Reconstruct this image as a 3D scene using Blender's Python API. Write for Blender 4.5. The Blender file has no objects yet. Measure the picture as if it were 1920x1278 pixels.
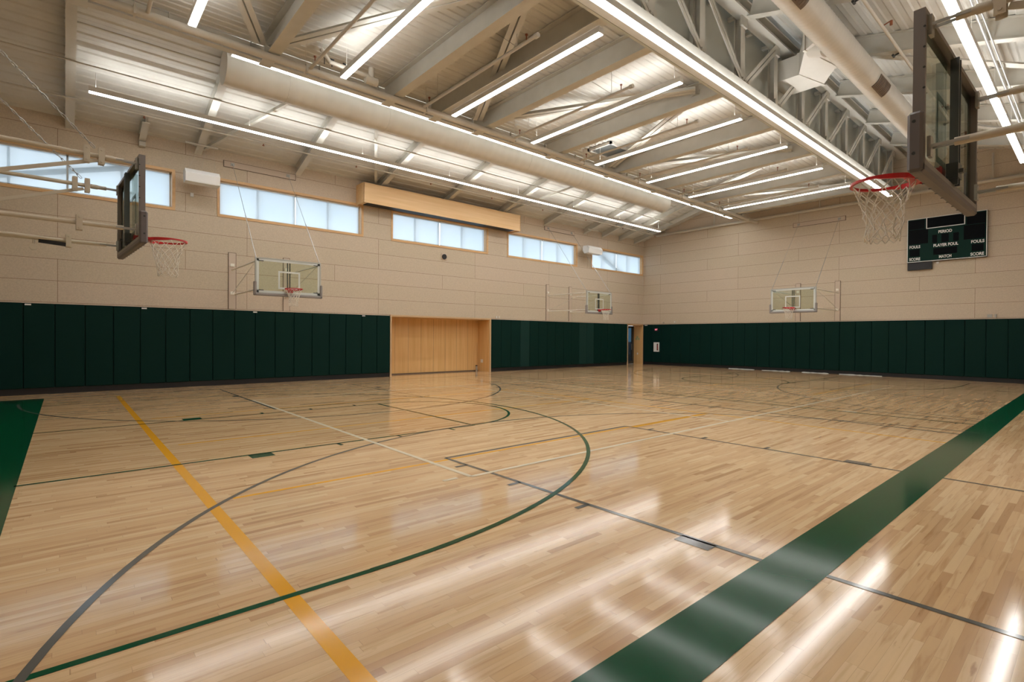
import bpy, math, random
from mathutils import Matrix, Vector
random.seed(7)
C = bpy.context.scene.collection
SC = bpy.context.scene

# ------------------------------------------------------------------ camera, world, exposure
H, YAW, PIT, ROLL, F = 1.666, 0.856, -0.0075, 0.0065, 966.4
fw = Vector((-math.sin(YAW), math.cos(YAW), 0)); rt = Vector((math.cos(YAW), math.sin(YAW), 0)); up = Vector((0, 0, 1))
fp = fw * math.cos(PIT) + up * math.sin(PIT); u2 = -fw * math.sin(PIT) + up * math.cos(PIT)
cx = rt * math.cos(ROLL) + u2 * math.sin(ROLL); cy = -rt * math.sin(ROLL) + u2 * math.cos(ROLL)
cam = bpy.data.cameras.new('camera'); co = bpy.data.objects.new('camera', cam); C.objects.link(co)
cam.sensor_width = 36; cam.lens = 36 * F / 1920; cam.clip_start = 0.05; cam.clip_end = 300
M = Matrix((cx, cy, -fp)).transposed().to_4x4(); M.translation = (0, 0, H); co.matrix_world = M
SC.camera = co
SC.view_settings.view_transform = 'Standard'; SC.view_settings.look = 'None'
SC.view_settings.gamma = 1; SC.view_settings.use_curve_mapping = False
SC.view_settings.exposure = 0.45
LAMP_DOWN, LAMP_UP, SKY = 18.0, 13.0, 2.1
W = bpy.data.worlds.new('world'); SC.world = W; W.use_nodes = True
nt = W.node_tree; bg = nt.nodes['Background']
nz = nt.nodes.new('ShaderNodeTexNoise'); nz.inputs['Scale'].default_value = 9; nz.inputs['Detail'].default_value = 5
rp = nt.nodes.new('ShaderNodeValToRGB'); rp.color_ramp.elements[0].position = .40; rp.color_ramp.elements[1].position = .60
rp.color_ramp.elements[0].color = (.66, .76, .86, 1); rp.color_ramp.elements[1].color = (.91, .94, 1.0, 1)
tc = nt.nodes.new('ShaderNodeTexCoord')
nt.links.new(tc.outputs['Generated'], nz.inputs['Vector']); nt.links.new(nz.outputs['Fac'], rp.inputs['Fac'])
nt.links.new(rp.outputs['Color'], bg.inputs['Color']); bg.inputs['Strength'].default_value = SKY

LW, BW, RW, NW = -19.37, 27.9, 2.2, -2.4      # left, back, right, near wall planes

# ------------------------------------------------------------------ materials
def mat(name, col, rough=.5, metal=0, spec=.5, coat=0, emit=0):
    m = bpy.data.materials.new(name); m.use_nodes = True
    b = m.node_tree.nodes['Principled BSDF']
    b.inputs['Base Color'].default_value = (*col, 1); b.inputs['Roughness'].default_value = rough
    b.inputs['Metallic'].default_value = metal; b.inputs['Specular IOR Level'].default_value = spec
    b.inputs['Coat Weight'].default_value = coat
    if emit: b.inputs['Emission Color'].default_value = (*col, 1); b.inputs['Emission Strength'].default_value = emit
    return m
def N(m, t, **k):
    n = m.node_tree.nodes.new(t)
    for a, v in k.items(): setattr(n, a, v)
    return n
def L(m, a, b): m.node_tree.links.new(a, b)
def noise_tint(m, c1, c2, scale, stretch=(1, 1, 1), lo=.35, hi=.65, detail=4, bump=0):
    b = m.node_tree.nodes['Principled BSDF']
    t = N(m, 'ShaderNodeTexCoord'); mp = N(m, 'ShaderNodeMapping'); mp.inputs['Scale'].default_value = stretch
    n = N(m, 'ShaderNodeTexNoise'); n.inputs['Scale'].default_value = scale; n.inputs['Detail'].default_value = detail
    r = N(m, 'ShaderNodeValToRGB'); r.color_ramp.elements[0].position = lo; r.color_ramp.elements[1].position = hi
    r.color_ramp.elements[0].color = (*c1, 1); r.color_ramp.elements[1].color = (*c2, 1)
    L(m, t.outputs['Object'], mp.inputs['Vector']); L(m, mp.outputs[0], n.inputs['Vector'])
    L(m, n.outputs['Fac'], r.inputs['Fac']); L(m, r.outputs['Color'], b.inputs['Base Color'])
    if bump:
        bp = N(m, 'ShaderNodeBump'); bp.inputs['Strength'].default_value = bump; bp.inputs['Distance'].default_value = .004
        L(m, n.outputs['Fac'], bp.inputs['Height']); L(m, bp.outputs[0], b.inputs['Normal'])
    return m
STEEL = noise_tint(mat('painted steel', (.56, .54, .48), .5), (.56, .54, .48), (.60, .58, .52), 3)
DECK = noise_tint(mat('painted roof deck', (.56, .53, .47), .55), (.58, .565, .52), (.62, .61, .565), 2)
DUCT = noise_tint(mat('painted duct', (.62, .57, .49), .42), (.64, .61, .55), (.68, .65, .59), 2)
PIPE = mat('painted pipe', (.56, .52, .45), .45)
CLER = mat('clerestory panel', (.56, .57, .52), .6)
HOUSE = mat('light housing', (.68, .66, .62), .35)
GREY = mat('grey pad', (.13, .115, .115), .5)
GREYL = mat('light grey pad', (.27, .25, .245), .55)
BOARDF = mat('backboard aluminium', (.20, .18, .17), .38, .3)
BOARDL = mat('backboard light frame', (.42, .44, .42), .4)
ARM = mat('cream arm paint', (.55, .49, .39), .38)
DARKS = mat('dark steel', (.03, .035, .035), .4)
POSTM = mat('post steel', (.06, .07, .072), .4)
RED = mat('rim red', (.50, .008, .010), .35)
NET = mat('white cord', (.72, .68, .60), .8)
ZINC = mat('zinc', (.42, .42, .40), .35, .7)
WHITEP = mat('white plastic', (.75, .75, .74), .4)
BLACK = mat('black', (.006, .006, .008), .5)
PLATE = mat('beige plate', (.56, .46, .37), .6)
SLOTD = mat('dark joint', (.11, .075, .05), .7)
BRASS = mat('sprinkler brass', (.30, .10, .05), .35, .5)
GRILLE = mat('bronze grille', (.17, .125, .09), .5)
PAD = noise_tint(mat('green vinyl', (.002, .022, .018), .6, spec=.12), (.0008, .017, .014), (.0012, .024, .019), 260, (1, 1, 1), .3, .7, 2, .25)
PADL = noise_tint(mat('lighter green vinyl', (.004, .03, .026), .6, spec=.2), (.004, .028, .025), (.005, .036, .031), 260, (1, 1, 1), .3, .7, 2, .25)
SHADEG = mat('charcoal', (.05, .05, .05), .5)
def wood(name, c1, c2, axis='z'):
    st = {'z': (9, 9, .35), 'y': (9, .35, 9)}[axis]
    return noise_tint(mat(name, c1, .35, spec=.4), c1, c2, 1.3, st, .3, .7, 6)
WOODV = wood('maple panelling', (.66, .39, .15), (.76, .49, .22), 'z')
WOODH = wood('maple fascia', (.70, .45, .21), (.78, .53, .27), 'y')
WOODF = wood('maple trim', (.62, .38, .18), (.68, .44, .22), 'y')
WOODE = mat('maple edge', (.60, .42, .25), .4)

def wallmat():
    m = mat('wood wool panels', (.4, .32, .24), .9, spec=.15); b = m.node_tree.nodes['Principled BSDF']
    g = N(m, 'ShaderNodeNewGeometry'); sx = N(m, 'ShaderNodeSeparateXYZ'); L(m, g.outputs['Position'], sx.inputs[0])
    ad = N(m, 'ShaderNodeMath', operation='ADD'); L(m, sx.outputs['X'], ad.inputs[0]); L(m, sx.outputs['Y'], ad.inputs[1])
    zz = N(m, 'ShaderNodeMath', operation='SUBTRACT'); L(m, sx.outputs['Z'], zz.inputs[0]); zz.inputs[1].default_value = .117
    cb = N(m, 'ShaderNodeCombineXYZ'); L(m, ad.outputs[0], cb.inputs['X']); L(m, zz.outputs[0], cb.inputs['Y'])
    br = N(m, 'ShaderNodeTexBrick'); br.offset = .37; br.offset_frequency = 3; br.squash_frequency = 1
    br.inputs['Scale'].default_value = 1; br.inputs['Mortar Size'].default_value = .007; br.inputs['Mortar Smooth'].default_value = .25
    br.inputs['Brick Width'].default_value = 4.88; br.inputs['Row Height'].default_value = .61
    br.inputs['Color1'].default_value = (.585, .49, .39, 1); br.inputs['Color2'].default_value = (.555, .475, .365, 1)
    br.inputs['Mortar'].default_value = (.27, .19, .13, 1); br.inputs['Bias'].default_value = 0
    L(m, cb.outputs[0], br.inputs['Vector'])
    n = N(m, 'ShaderNodeTexNoise'); n.inputs['Scale'].default_value = 28; n.inputs['Detail'].default_value = 8; n.inputs['Roughness'].default_value = .85
    L(m, g.outputs['Position'], n.inputs['Vector'])
    mr = N(m, 'ShaderNodeMapRange'); mr.inputs['From Min'].default_value = .3; mr.inputs['From Max'].default_value = .7
    mr.inputs['To Min'].default_value = .82; mr.inputs['To Max'].default_value = 1.18
    L(m, n.outputs['Fac'], mr.inputs['Value'])
    mx = N(m, 'ShaderNodeMix', data_type='RGBA', blend_type='MULTIPLY'); mx.inputs['Factor'].default_value = 1
    L(m, br.outputs['Color'], mx.inputs['A']); L(m, mr.outputs[0], mx.inputs['B']); L(m, mx.outputs['Result'], b.inputs['Base Color'])
    return m
WALL = wallmat()

def floormat():
    m = mat('maple strip floor', (.6, .4, .2), .2); b = m.node_tree.nodes['Principled BSDF']
    g = N(m, 'ShaderNodeNewGeometry'); s = N(m, 'ShaderNodeSeparateXYZ'); L(m, g.outputs['Position'], s.inputs[0])
    def math_(op, a, bb, c=None):
        n = N(m, 'ShaderNodeMath', operation=op)
        for i, v in enumerate((a, bb, c)):
            if v is None: continue
            if isinstance(v, (int, float)): n.inputs[i].default_value = v
            else: L(m, v, n.inputs[i])
        return n.outputs[0]
    SW, SL = .058, .85
    xs = math_('DIVIDE', s.outputs['X'], SW); row = math_('FLOOR', xs, None); fx = math_('FRACT', xs, None)
    w1 = N(m, 'ShaderNodeTexWhiteNoise', noise_dimensions='1D'); L(m, row, w1.inputs['W'])
    # boards of uneven length: warp y before cutting it into boards
    ny = N(m, 'ShaderNodeTexNoise', noise_dimensions='2D'); ny.inputs['Scale'].default_value = 1; ny.inputs['Detail'].default_value = 0
    cv = N(m, 'ShaderNodeCombineXYZ'); L(m, math_('MULTIPLY', row, 3.7), cv.inputs['X']); L(m, math_('MULTIPLY', s.outputs['Y'], .9), cv.inputs['Y'])
    L(m, cv.outputs[0], ny.inputs['Vector'])
    yy = math_('ADD', math_('DIVIDE', s.outputs['Y'], SL), math_('ADD', math_('MULTIPLY', w1.outputs['Value'], 17.0), math_('MULTIPLY', ny.outputs['Fac'], 1.1)))
    col = math_('FLOOR', yy, None); fy = math_('FRACT', yy, None)
    ci = N(m, 'ShaderNodeCombineXYZ'); L(m, row, ci.inputs['X']); L(m, col, ci.inputs['Y'])
    wn = N(m, 'ShaderNodeTexWhiteNoise', noise_dimensions='2D'); L(m, ci.outputs[0], wn.inputs['Vector'])
    r = N(m, 'ShaderNodeValToRGB'); e = r.color_ramp.elements
    e[0].position = 0; e[0].color = (.46, .27, .13, 1); e[1].position = 1; e[1].color = (.73, .53, .315, 1)
    for p, c in ((.05, (.55, .345, .18)), (.2, (.62, .41, .22)), (.6, (.67, .46, .255))):
        k = e.new(p); k.color = (*c, 1)
    L(m, wn.outputs['Value'], r.inputs['Fac'])
    # grain, drawn out along the strip, different on each board
    cg = N(m, 'ShaderNodeCombineXYZ'); L(m, math_('MULTIPLY', s.outputs['X'], 26), cg.inputs['X'])
    L(m, math_('ADD', math_('MULTIPLY', s.outputs['Y'], 1.6), math_('MULTIPLY', wn.outputs['Value'], 91)), cg.inputs['Y'])
    gn = N(m, 'ShaderNodeTexNoise'); gn.inputs['Scale'].default_value = 1; gn.inputs['Detail'].default_value = 5; gn.inputs['Distortion'].default_value = .6
    L(m, cg.outputs[0], gn.inputs['Vector'])
    gr = N(m, 'ShaderNodeValToRGB'); ge = gr.color_ramp.elements
    ge[0].position = .25; ge[0].color = (.72, .62, .50, 1); ge[1].position = .46; ge[1].color = (1, 1, 1, 1)
    k = ge.new(.75); k.color = (1.07, 1.07, 1.05, 1)
    L(m, gn.outputs['Fac'], gr.inputs['Fac'])
    mx = N(m, 'ShaderNodeMix', data_type='RGBA', blend_type='MULTIPLY'); mx.inputs['Factor'].default_value = .85
    L(m, r.outputs['Color'], mx.inputs['A']); L(m, gr.outputs['Color'], mx.inputs['B'])
    # rare brown mineral streaks
    cs = N(m, 'ShaderNodeCombineXYZ'); L(m, math_('MULTIPLY', s.outputs['X'], 9), cs.inputs['X']); L(m, math_('MULTIPLY', s.outputs['Y'], 1.9), cs.inputs['Y'])
    L(m, math_('MULTIPLY', wn.outputs['Value'], 40), cs.inputs['Z'])
    sn = N(m, 'ShaderNodeTexNoise'); sn.inputs['Scale'].default_value = 1.6; sn.inputs['Detail'].default_value = 3
    L(m, cs.outputs[0], sn.inputs['Vector'])
    sr = N(m, 'ShaderNodeMapRange'); sr.inputs['From Min'].default_value = .69; sr.inputs['From Max'].default_value = .76
    sr.inputs['To Min'].default_value = 0; sr.inputs['To Max'].default_value = .6
    L(m, sn.outputs['Fac'], sr.inputs['Value'])
    m2 = N(m, 'ShaderNodeMix', data_type='RGBA'); L(m, sr.outputs[0], m2.inputs['Factor']); L(m, mx.outputs['Result'], m2.inputs['A'])
    m2.inputs['B'].default_value = (.27, .12, .045, 1)
    # thin joints
    j1 = math_('LESS_THAN', fx, .025); j2 = math_('LESS_THAN', fy, .003); jj = math_('MAXIMUM', j1, j2)
    m3 = N(m, 'ShaderNodeMix', data_type='RGBA'); L(m, math_('MULTIPLY', jj, .45), m3.inputs['Factor']); L(m, m2.outputs['Result'], m3.inputs['A'])
    m3.inputs['B'].default_value = (.25, .14, .07, 1)
    L(m, m3.outputs['Result'], b.inputs['Base Color'])
    finish(m, b)
    return m
def finish(m, b, sp=.52):
    # varnish: glossy, very slightly wavy across the strips
    b.inputs['Roughness'].default_value = .105; b.inputs['Specular IOR Level'].default_value = sp
    g = N(m, 'ShaderNodeNewGeometry'); mp = N(m, 'ShaderNodeMapping'); mp.inputs['Scale'].default_value = (17, 1.2, 1)
    L(m, g.outputs['Position'], mp.inputs['Vector'])
    n = N(m, 'ShaderNodeTexNoise'); n.inputs['Scale'].default_value = 1; n.inputs['Detail'].default_value = 2
    L(m, mp.outputs[0], n.inputs['Vector'])
    bp = N(m, 'ShaderNodeBump'); bp.inputs['Strength'].default_value = .012; bp.inputs['Distance'].default_value = .003
    L(m, n.outputs['Fac'], bp.inputs['Height']); L(m, bp.outputs[0], b.inputs['Normal'])
def paint(name, c, sp=.36):
    m = mat(name, c, .17); finish(m, m.node_tree.nodes['Principled BSDF'], sp); return m
FLOOR = floormat()
PGREEN, PGREY, PYEL, PWHITE = paint('green court paint', (.001, .064, .025), .13), paint('grey court paint', (.105, .105, .095)), paint('yellow court paint', (.78, .38, .02)), paint('cream court paint', (.74, .66, .50))

def emis(name, col, s):
    m = bpy.data.materials.new(name); m.use_nodes = True; t = m.node_tree; t.nodes.remove(t.nodes['Principled BSDF'])
    e = t.nodes.new('ShaderNodeEmission'); e.inputs[0].default_value = (*col, 1); e.inputs[1].default_value = s
    t.links.new(e.outputs[0], t.nodes['Material Output'].inputs[0]); return m
LED = emis('led diffuser', (1, .985, .955), LAMP_DOWN); LEDU = emis('led uplight', (1, 1, .98), LAMP_UP)
EXITR = emis('exit letters', (1, .22, .28), 1.0)
def glassy(name, tint, refl=.10):
    m = bpy.data.materials.new(name); m.use_nodes = True; t = m.node_tree; t.nodes.remove(t.nodes['Principled BSDF'])
    a = t.nodes.new('ShaderNodeBsdfTransparent'); a.inputs[0].default_value = (*tint, 1)
    gl = t.nodes.new('ShaderNodeBsdfGlossy'); gl.inputs['Roughness'].default_value = .02
    lw = t.nodes.new('ShaderNodeLayerWeight'); lw.inputs[0].default_value = .5
    pw = t.nodes.new('ShaderNodeMath'); pw.operation = 'POWER'; pw.inputs[1].default_value = 4; t.links.new(lw.outputs['Facing'], pw.inputs[0])
    fr = t.nodes.new('ShaderNodeMath'); fr.operation = 'MULTIPLY_ADD'; fr.inputs[1].default_value = .7; fr.inputs[2].default_value = .04; t.links.new(pw.outputs[0], fr.inputs[0])
    mx = t.nodes.new('ShaderNodeMixShader'); t.links.new(fr.outputs[0], mx.inputs[0])
    t.links.new(a.outputs[0], mx.inputs[1]); t.links.new(gl.outputs[0], mx.inputs[2]); t.links.new(mx.outputs[0], t.nodes['Material Output'].inputs[0])
    return m
GLASS = glassy('clear pane', (.93, .97, .98)); BGLASS = glassy('backboard glass', (.90, .95, .90))
def shademat():
    m = bpy.data.materials.new('roller shade cloth'); m.use_nodes = True; t = m.node_tree; t.nodes.remove(t.nodes['Principled BSDF'])
    tr = t.nodes.new('ShaderNodeBsdfTranslucent'); tr.inputs[0].default_value = (.86, .93, .98, 1)
    df = t.nodes.new('ShaderNodeBsdfDiffuse'); df.inputs[0].default_value = (.7, .72, .72, 1)
    tp = t.nodes.new('ShaderNodeBsdfTransparent')
    a = t.nodes.new('ShaderNodeMixShader'); a.inputs[0].default_value = .12; t.links.new(tr.outputs[0], a.inputs[1]); t.links.new(df.outputs[0], a.inputs[2])
    b = t.nodes.new('ShaderNodeMixShader'); b.inputs[0].default_value = .33; t.links.new(a.outputs[0], b.inputs[1]); t.links.new(tp.outputs[0], b.inputs[2])
    t.links.new(b.outputs[0], t.nodes['Material Output'].inputs[0]); return m
SHADE = shademat()

# ------------------------------------------------------------------ mesh building
class MB:
    def __init__(s): s.v = []; s.f = []; s.m = []; s.s = []; s.mats = []
    def mi(s, m):
        if m is None: return 0
        if m not in s.mats: s.mats.append(m)
        return s.mats.index(m)
    def add(s, vs, fs, m=None, smooth=False):
        k = len(s.v); s.v += [tuple(v) for v in vs]; i = s.mi(m)
        for f in fs: s.f.append(tuple(k + a for a in f)); s.m.append(i); s.s.append(smooth)
        return s
    def box(s, x0, x1, y0, y1, z0, z1, m=None):
        vs = [(x, y, z) for x in (x0, x1) for y in (y0, y1) for z in (z0, z1)]
        return s.add(vs, [(0, 1, 3, 2), (4, 6, 7, 5), (0, 4, 5, 1), (2, 3, 7, 6), (0, 2, 6, 4), (1, 5, 7, 3)], m)
    def bevbox(s, x0, x1, y0, y1, z0, z1, b, m=None):
        # box with bevelled edges: octagon-like shell from three crossed slabs
        vs = []; idx = {}
        for i, (xa, xb) in enumerate(((x0, x0 + b), (x1, x1 - b))):
            for j, (ya, yb) in enumerate(((y0, y0 + b), (y1, y1 - b))):
                for k, (za, zb) in enumerate(((z0, z0 + b), (z1, z1 - b))):
                    idx[i, j, k] = len(vs); vs += [(xa, yb, zb), (xb, ya, zb), (xb, yb, za)]
        g = lambda i, j, k, a: idx[i, j, k] + a
        fs = []
        for i in (0, 1):
            fs.append((g(i, 0, 0, 0), g(i, 1, 0, 0), g(i, 1, 1, 0), g(i, 0, 1, 0))); fs.append((g(0, i, 0, 1), g(1, i, 0, 1), g(1, i, 1, 1), g(0, i, 1, 1)))
            fs.append((g(0, 0, i, 2), g(1, 0, i, 2), g(1, 1, i, 2), g(0, 1, i, 2)))
            for j in (0, 1):
                fs.append((g(i, j, 0, 0), g(i, j, 1, 0), g(i, j, 1, 1), g(i, j, 0, 1)))
                fs.append((g(i, 0, j, 0), g(i, 1, j, 0), g(i, 1, j, 2), g(i, 0, j, 2)))
                fs.append((g(0, i, j, 1), g(1, i, j, 1), g(1, i, j, 2), g(0, i, j, 2)))
                for k in (0, 1): fs.append((g(i, j, k, 0), g(i, j, k, 1), g(i, j, k, 2)))
        return s.add(vs, fs, m)
    def bar(s, p, q, w, h, m=None, upv=(0, 0, 1)):
        p = Vector(p); q = Vector(q); d = (q - p).normalized(); sd = d.cross(Vector(upv))
        if sd.length < 1e-4: sd = d.cross(Vector((0, 1, 0)))
        sd.normalize(); uu = sd.cross(d).normalized(); vs = []
        for c in (p, q):
            for a, b in ((-1, -1), (1, -1), (1, 1), (-1, 1)): vs.append(c + sd * a * w / 2 + uu * b * h / 2)
        return s.add(vs, [(0, 3, 2, 1), (4, 5, 6, 7), (0, 1, 5, 4), (1, 2, 6, 5), (2, 3, 7, 6), (3, 0, 4, 7)], m)
    def tube(s, p, q, r, n=12, m=None, r2=None, cap=True):
        p = Vector(p); q = Vector(q); d = (q - p).normalized(); a = d.orthogonal().normalized(); b = d.cross(a); vs = []
        for c, rr in ((p, r), (q, r if r2 is None else r2)):
            for i in range(n): t = 2 * math.pi * i / n; vs.append(c + a * math.cos(t) * rr + b * math.sin(t) * rr)
        s.add(vs, [(i, (i + 1) % n, n + (i + 1) % n, n + i) for i in range(n)], m, True)
        if cap: s.add(vs[:n], [tuple(range(n))[::-1]], m); s.add(vs[n:], [tuple(range(n))], m)
        return s
    def path(s, pts, r, n=8, m=None):
        for a, b in zip(pts, pts[1:]): s.tube(a, b, r, n, m)
        return s
    def ibeam(s, p, q, d, fwid, t=.018, web=.012, m=None, upv=(0, 0, 1)):
        p = Vector(p); q = Vector(q); u = Vector(upv); dd = (q - p).normalized(); u = (u - dd * u.dot(dd)).normalized()
        s.bar(p + u * (t / 2), q + u * (t / 2), fwid, t, m, u); s.bar(p + u * (d - t / 2), q + u * (d - t / 2), fwid, t, m, u)
        s.bar(p + u * (d / 2), q + u * (d / 2), web, d - 2 * t, m, u); return s
    def quad(s, a, b, c, d, m=None): return s.add([a, b, c, d], [(0, 1, 2, 3)], m)
    def prism(s, prof, ax, a0, a1, m=None, smooth=False):
        n = len(prof); vs = []
        for a in (a0, a1):
            for u, v in prof: vs.append({'x': (a, u, v), 'y': (u, a, v), 'z': (u, v, a)}[ax])
        s.add(vs, [(i, (i + 1) % n, n + (i + 1) % n, n + i) for i in range(n)], m, smooth)
        return s.add(vs, [tuple(range(n))[::-1], tuple(range(n, 2 * n))], m)
    def build(s, name, m=None, parent=None, **p):
        me = bpy.data.meshes.new(name); me.from_pydata(s.v, [], s.f)
        ms = s.mats or [m]
        for x in ms: me.materials.append(x)
        if s.mats: me.polygons.foreach_set('material_index', s.m)
        me.polygons.foreach_set('use_smooth', s.s); me.update()
        import bmesh
        bm = bmesh.new(); bm.from_mesh(me); bmesh.ops.recalc_face_normals(bm, faces=bm.faces); bm.to_mesh(me); bm.free()
        o = bpy.data.objects.new(name, me); C.objects.link(o)
        if parent: put(o, parent)
        for k, v in p.items(): o[k] = v
        return o
def put(o, parent):
    o.parent = parent
    if parent.get('_w'): o.matrix_parent_inverse = Matrix.Translation(parent.location).inverted()
def thing(name, label, cat, loc=(0, 0, 0), group=None, rz=0, world=True):
    o = bpy.data.objects.new(name, None); C.objects.link(o); o.location = loc; o.rotation_euler = (0, 0, rz)
    o.empty_display_size = .1; o['label'] = label; o['category'] = cat
    if group: o['group'] = group
    if world: o['_w'] = 1
    return o
def tag(o, label, cat, group=None):
    o['label'] = label; o['category'] = cat
    if group: o['group'] = group
    return o
def struct(o): o['kind'] = 'structure'; return o
def dup(root, loc, rz, label):
    def cp(o, par):
        c = o.copy(); C.objects.link(c); c.parent = par
        for ch in list(o.children): cp(ch, c)
        return c
    r = cp(root, None); r.location = loc; r.rotation_euler = (0, 0, rz); r['label'] = label; return r
ORD = ['', 'first', 'second', 'third', 'fourth', 'fifth', 'sixth', 'seventh', 'eighth', 'ninth', 'tenth', 'eleventh', 'twelfth', 'thirteenth', 'fourteenth', 'fifteenth', 'sixteenth', 'seventeenth', 'eighteenth', 'nineteenth', 'twentieth', 'twenty-first', 'twenty-second', 'twenty-third', 'twenty-fourth', 'twenty-fifth', 'twenty-sixth', 'twenty-seventh', 'twenty-eighth', 'twenty-ninth']

# ------------------------------------------------------------------ floor with painted court lines
fb = MB()
fb.quad((LW - 1.2, NW - .3, 0), (RW + .3, NW - .3, 0), (RW + .3, BW + .3, 0), (LW - 1.2, BW + .3, 0), FLOOR)
def rect(x0, x1, y0, y1, m, lev=1):
    z = .0004 * lev; fb.quad((x0, y0, z), (x1, y0, z), (x1, y1, z), (x0, y1, z), m)
def arc(cx_, cy_, r, a0, a1, w, m, lev=1, n=96):
    z = .0004 * lev; k = max(8, int(n * abs(a1 - a0) / 360)); vs = []
    for i in range(k + 1):
        t = math.radians(a0 + (a1 - a0) * i / k)
        for rr in (r - w / 2, r + w / 2): vs.append((cx_ + rr * math.cos(t), cy_ + rr * math.sin(t), z))
    fb.add(vs, [(2 * i, 2 * i + 1, 2 * i + 3, 2 * i + 2) for i in range(k)], m)
def hl(y, x0, x1, w, m, lev=1): rect(x0, x1, y - w / 2, y + w / 2, m, lev)
def vl(x, y0, y1, w, m, lev=1): rect(x - w / 2, x + w / 2, y0, y1, m, lev)
MID = 13.05
# main court (green)
vl(-17.93, -.42, 26.5, .055, PGREEN, 5)
rect(-1.68, -1.27, NW, BW - .9, PGREEN, 6)
rect(-17.93, -1.68, -1.9, -.40, PGREEN, 5)
hl(26.5, -17.93, -1.5, .055, PGREEN, 5); hl(13.55, -17.93, -1.68, .075, PGREEN, 5)
for s in (1, -1):
    yy = lambda y: y if s == 1 else 2 * MID - y
    R = lambda x0, x1, y0, y1, m, lev: rect(x0, x1, min(yy(y0), yy(y1)), max(yy(y0), yy(y1)), m, lev)
    for x in (-7.80, -11.75): R(x - .027, x + .027, -.42, 5.85, PGREEN, 5)
    R(-11.75, -7.80, 5.80, 5.86, PGREEN, 5)
    a0, a1 = (0, 180) if s == 1 else (180, 360)
    arc(-9.78, yy(5.83), 1.95, a0 if s == 1 else 0, a1, .055, PGREEN, 10)
    arc(-9.75, yy(1.65), 6.34, a0, a1, .055, PGREEN, 10, 160)
    for x in (-3.41, -16.09): R(x - .027, x + .027, -.42, 1.66, PGREEN, 5)
    R(-7.80, -7.56, 1.92, 2.22, PGREEN, 5); R(-12.0, -11.75, 1.75, 2.07, PGREEN, 5)
    for y in (3.17, 4.2, 5.24): R(-7.8, -7.62, y, y + .055, PGREEN, 5); R(-11.93, -11.75, y, y + .055, PGREEN, 5)
# cross courts (grey)
for hx, cyc, ftx, sg in ((-1.45, 5.95, -5.93, 1), (-16.8, 5.6, -12.3, -1), (-1.45, 20.95, -5.93, 1), (-16.8, 20.5, -12.3, -1)):
    a = (90, 270) if sg == 1 else (-90, 90); ex = -1.68 if sg == 1 else -17.75
    arc(hx, cyc, 6.42, a[0], a[1], .052, PGREY, 7, 160)
    for y in (cyc - 2.0, cyc + (2.05 if sg == 1 else 1.9)):
        hl(y, min(ftx, ex), max(ftx, ex), .052, PGREY, 7)
        if sg == 1: hl(y + (.1 if y < cyc else 0), -1.27, .6, .052, PGREY, 7)
    vl(ftx, cyc - 2.0, cyc + 2.05, .052, PGREY, 7)
    for k, x in enumerate((2.33, 3.40, 4.42, 5.46)):
        xx = -x if sg == 1 else -18.05 + x
        w = .30 if k == 0 else .055
        for y0, y1 in ((cyc - (2.18 if k else 2.14), cyc - 2.0), (cyc + 2.05, cyc + 2.22)): rect(xx, xx + w, y0, y1, PGREY, 7)
hl(11.95, -17.9, -1.68, .07, PGREY, 4); hl(14.15, -17.9, -1.68, .06, PGREY, 4)
# volleyball (cream)
hl(3.66, -14.4, -4.95, .065, PWHITE, 9); hl(22.6, -14.4, -4.95, .065, PWHITE, 9)
for x in (-14.4, -4.95): vl(x, 3.66, 22.6, .065, PWHITE, 9)
hl(10.1, -14.4, -4.95, .065, PWHITE, 9); hl(16.2, -14.4, -4.95, .065, PWHITE, 9); hl(13.1, -14.4, -4.95, .045, PWHITE, 9)
rect(-5.03, -4.97, 3.3, 3.5, PWHITE, 9); rect(-4.0, -3.72, 13.62, 13.75, PWHITE, 9)
# tennis / badminton (yellow)
hl(1.09, -17.55, -1.68, .10, PYEL, 3); hl(10.78, -12.4, -1.3, .06, PYEL, 3)
for x in (-5.83, -9.2, -12.4): vl(x, 1.3, 10.78, .055, PYEL, 3)
vl(-5.78, 7.95, 10.7, .10, PYEL, 3)
for x in (-5.75, -9.2): vl(x, 17.0, 23.4, .07, PYEL, 3)
struct(fb.build('floor'))

# ------------------------------------------------------------------ walls
def wall_cells(horiz, z0, z1, h0, h1, holes, a, b, axis, m, name):
    hs = sorted({h0, h1, *[v for q in holes for v in q[:2]]}); zs = sorted({z0, z1, *[v for q in holes for v in q[2:]]}); mb = MB()
    for i in range(len(hs) - 1):
        for j in range(len(zs) - 1):
            ch, cz = (hs[i] + hs[i + 1]) / 2, (zs[j] + zs[j + 1]) / 2
            if any(q[0] < ch < q[1] and q[2] < cz < q[3] for q in holes): continue
            if axis == 'x': mb.box(a, b, hs[i], hs[i + 1], zs[j], zs[j + 1])
            else: mb.box(hs[i], hs[i + 1], a, b, zs[j], zs[j + 1])
    return struct(mb.build(name, m))
WINS = [(-2.37, 2.57, .06), (3.89, 8.88, 6.37), (10.24, 15.18, 12.62), (16.53, 21.51, 18.98), (22.84, 27.73, 25.25)]
WZ0, WZ1 = 5.69, 6.815
REC = (10.18, 15.36, 0, 2.50); DOOR = (26.22, 27.86, 0, 2.50)
wall_cells(True, 0, 7.80, NW, BW, [REC, DOOR] + [(a, b, WZ0, WZ1) for a, b, c in WINS], LW - .32, LW, 'x', WALL, 'wall_left')
zl = lambda x: 7.80 + .28 * (x - LW); zr = lambda x: 10.1 - .28 * (x + 6)
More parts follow.
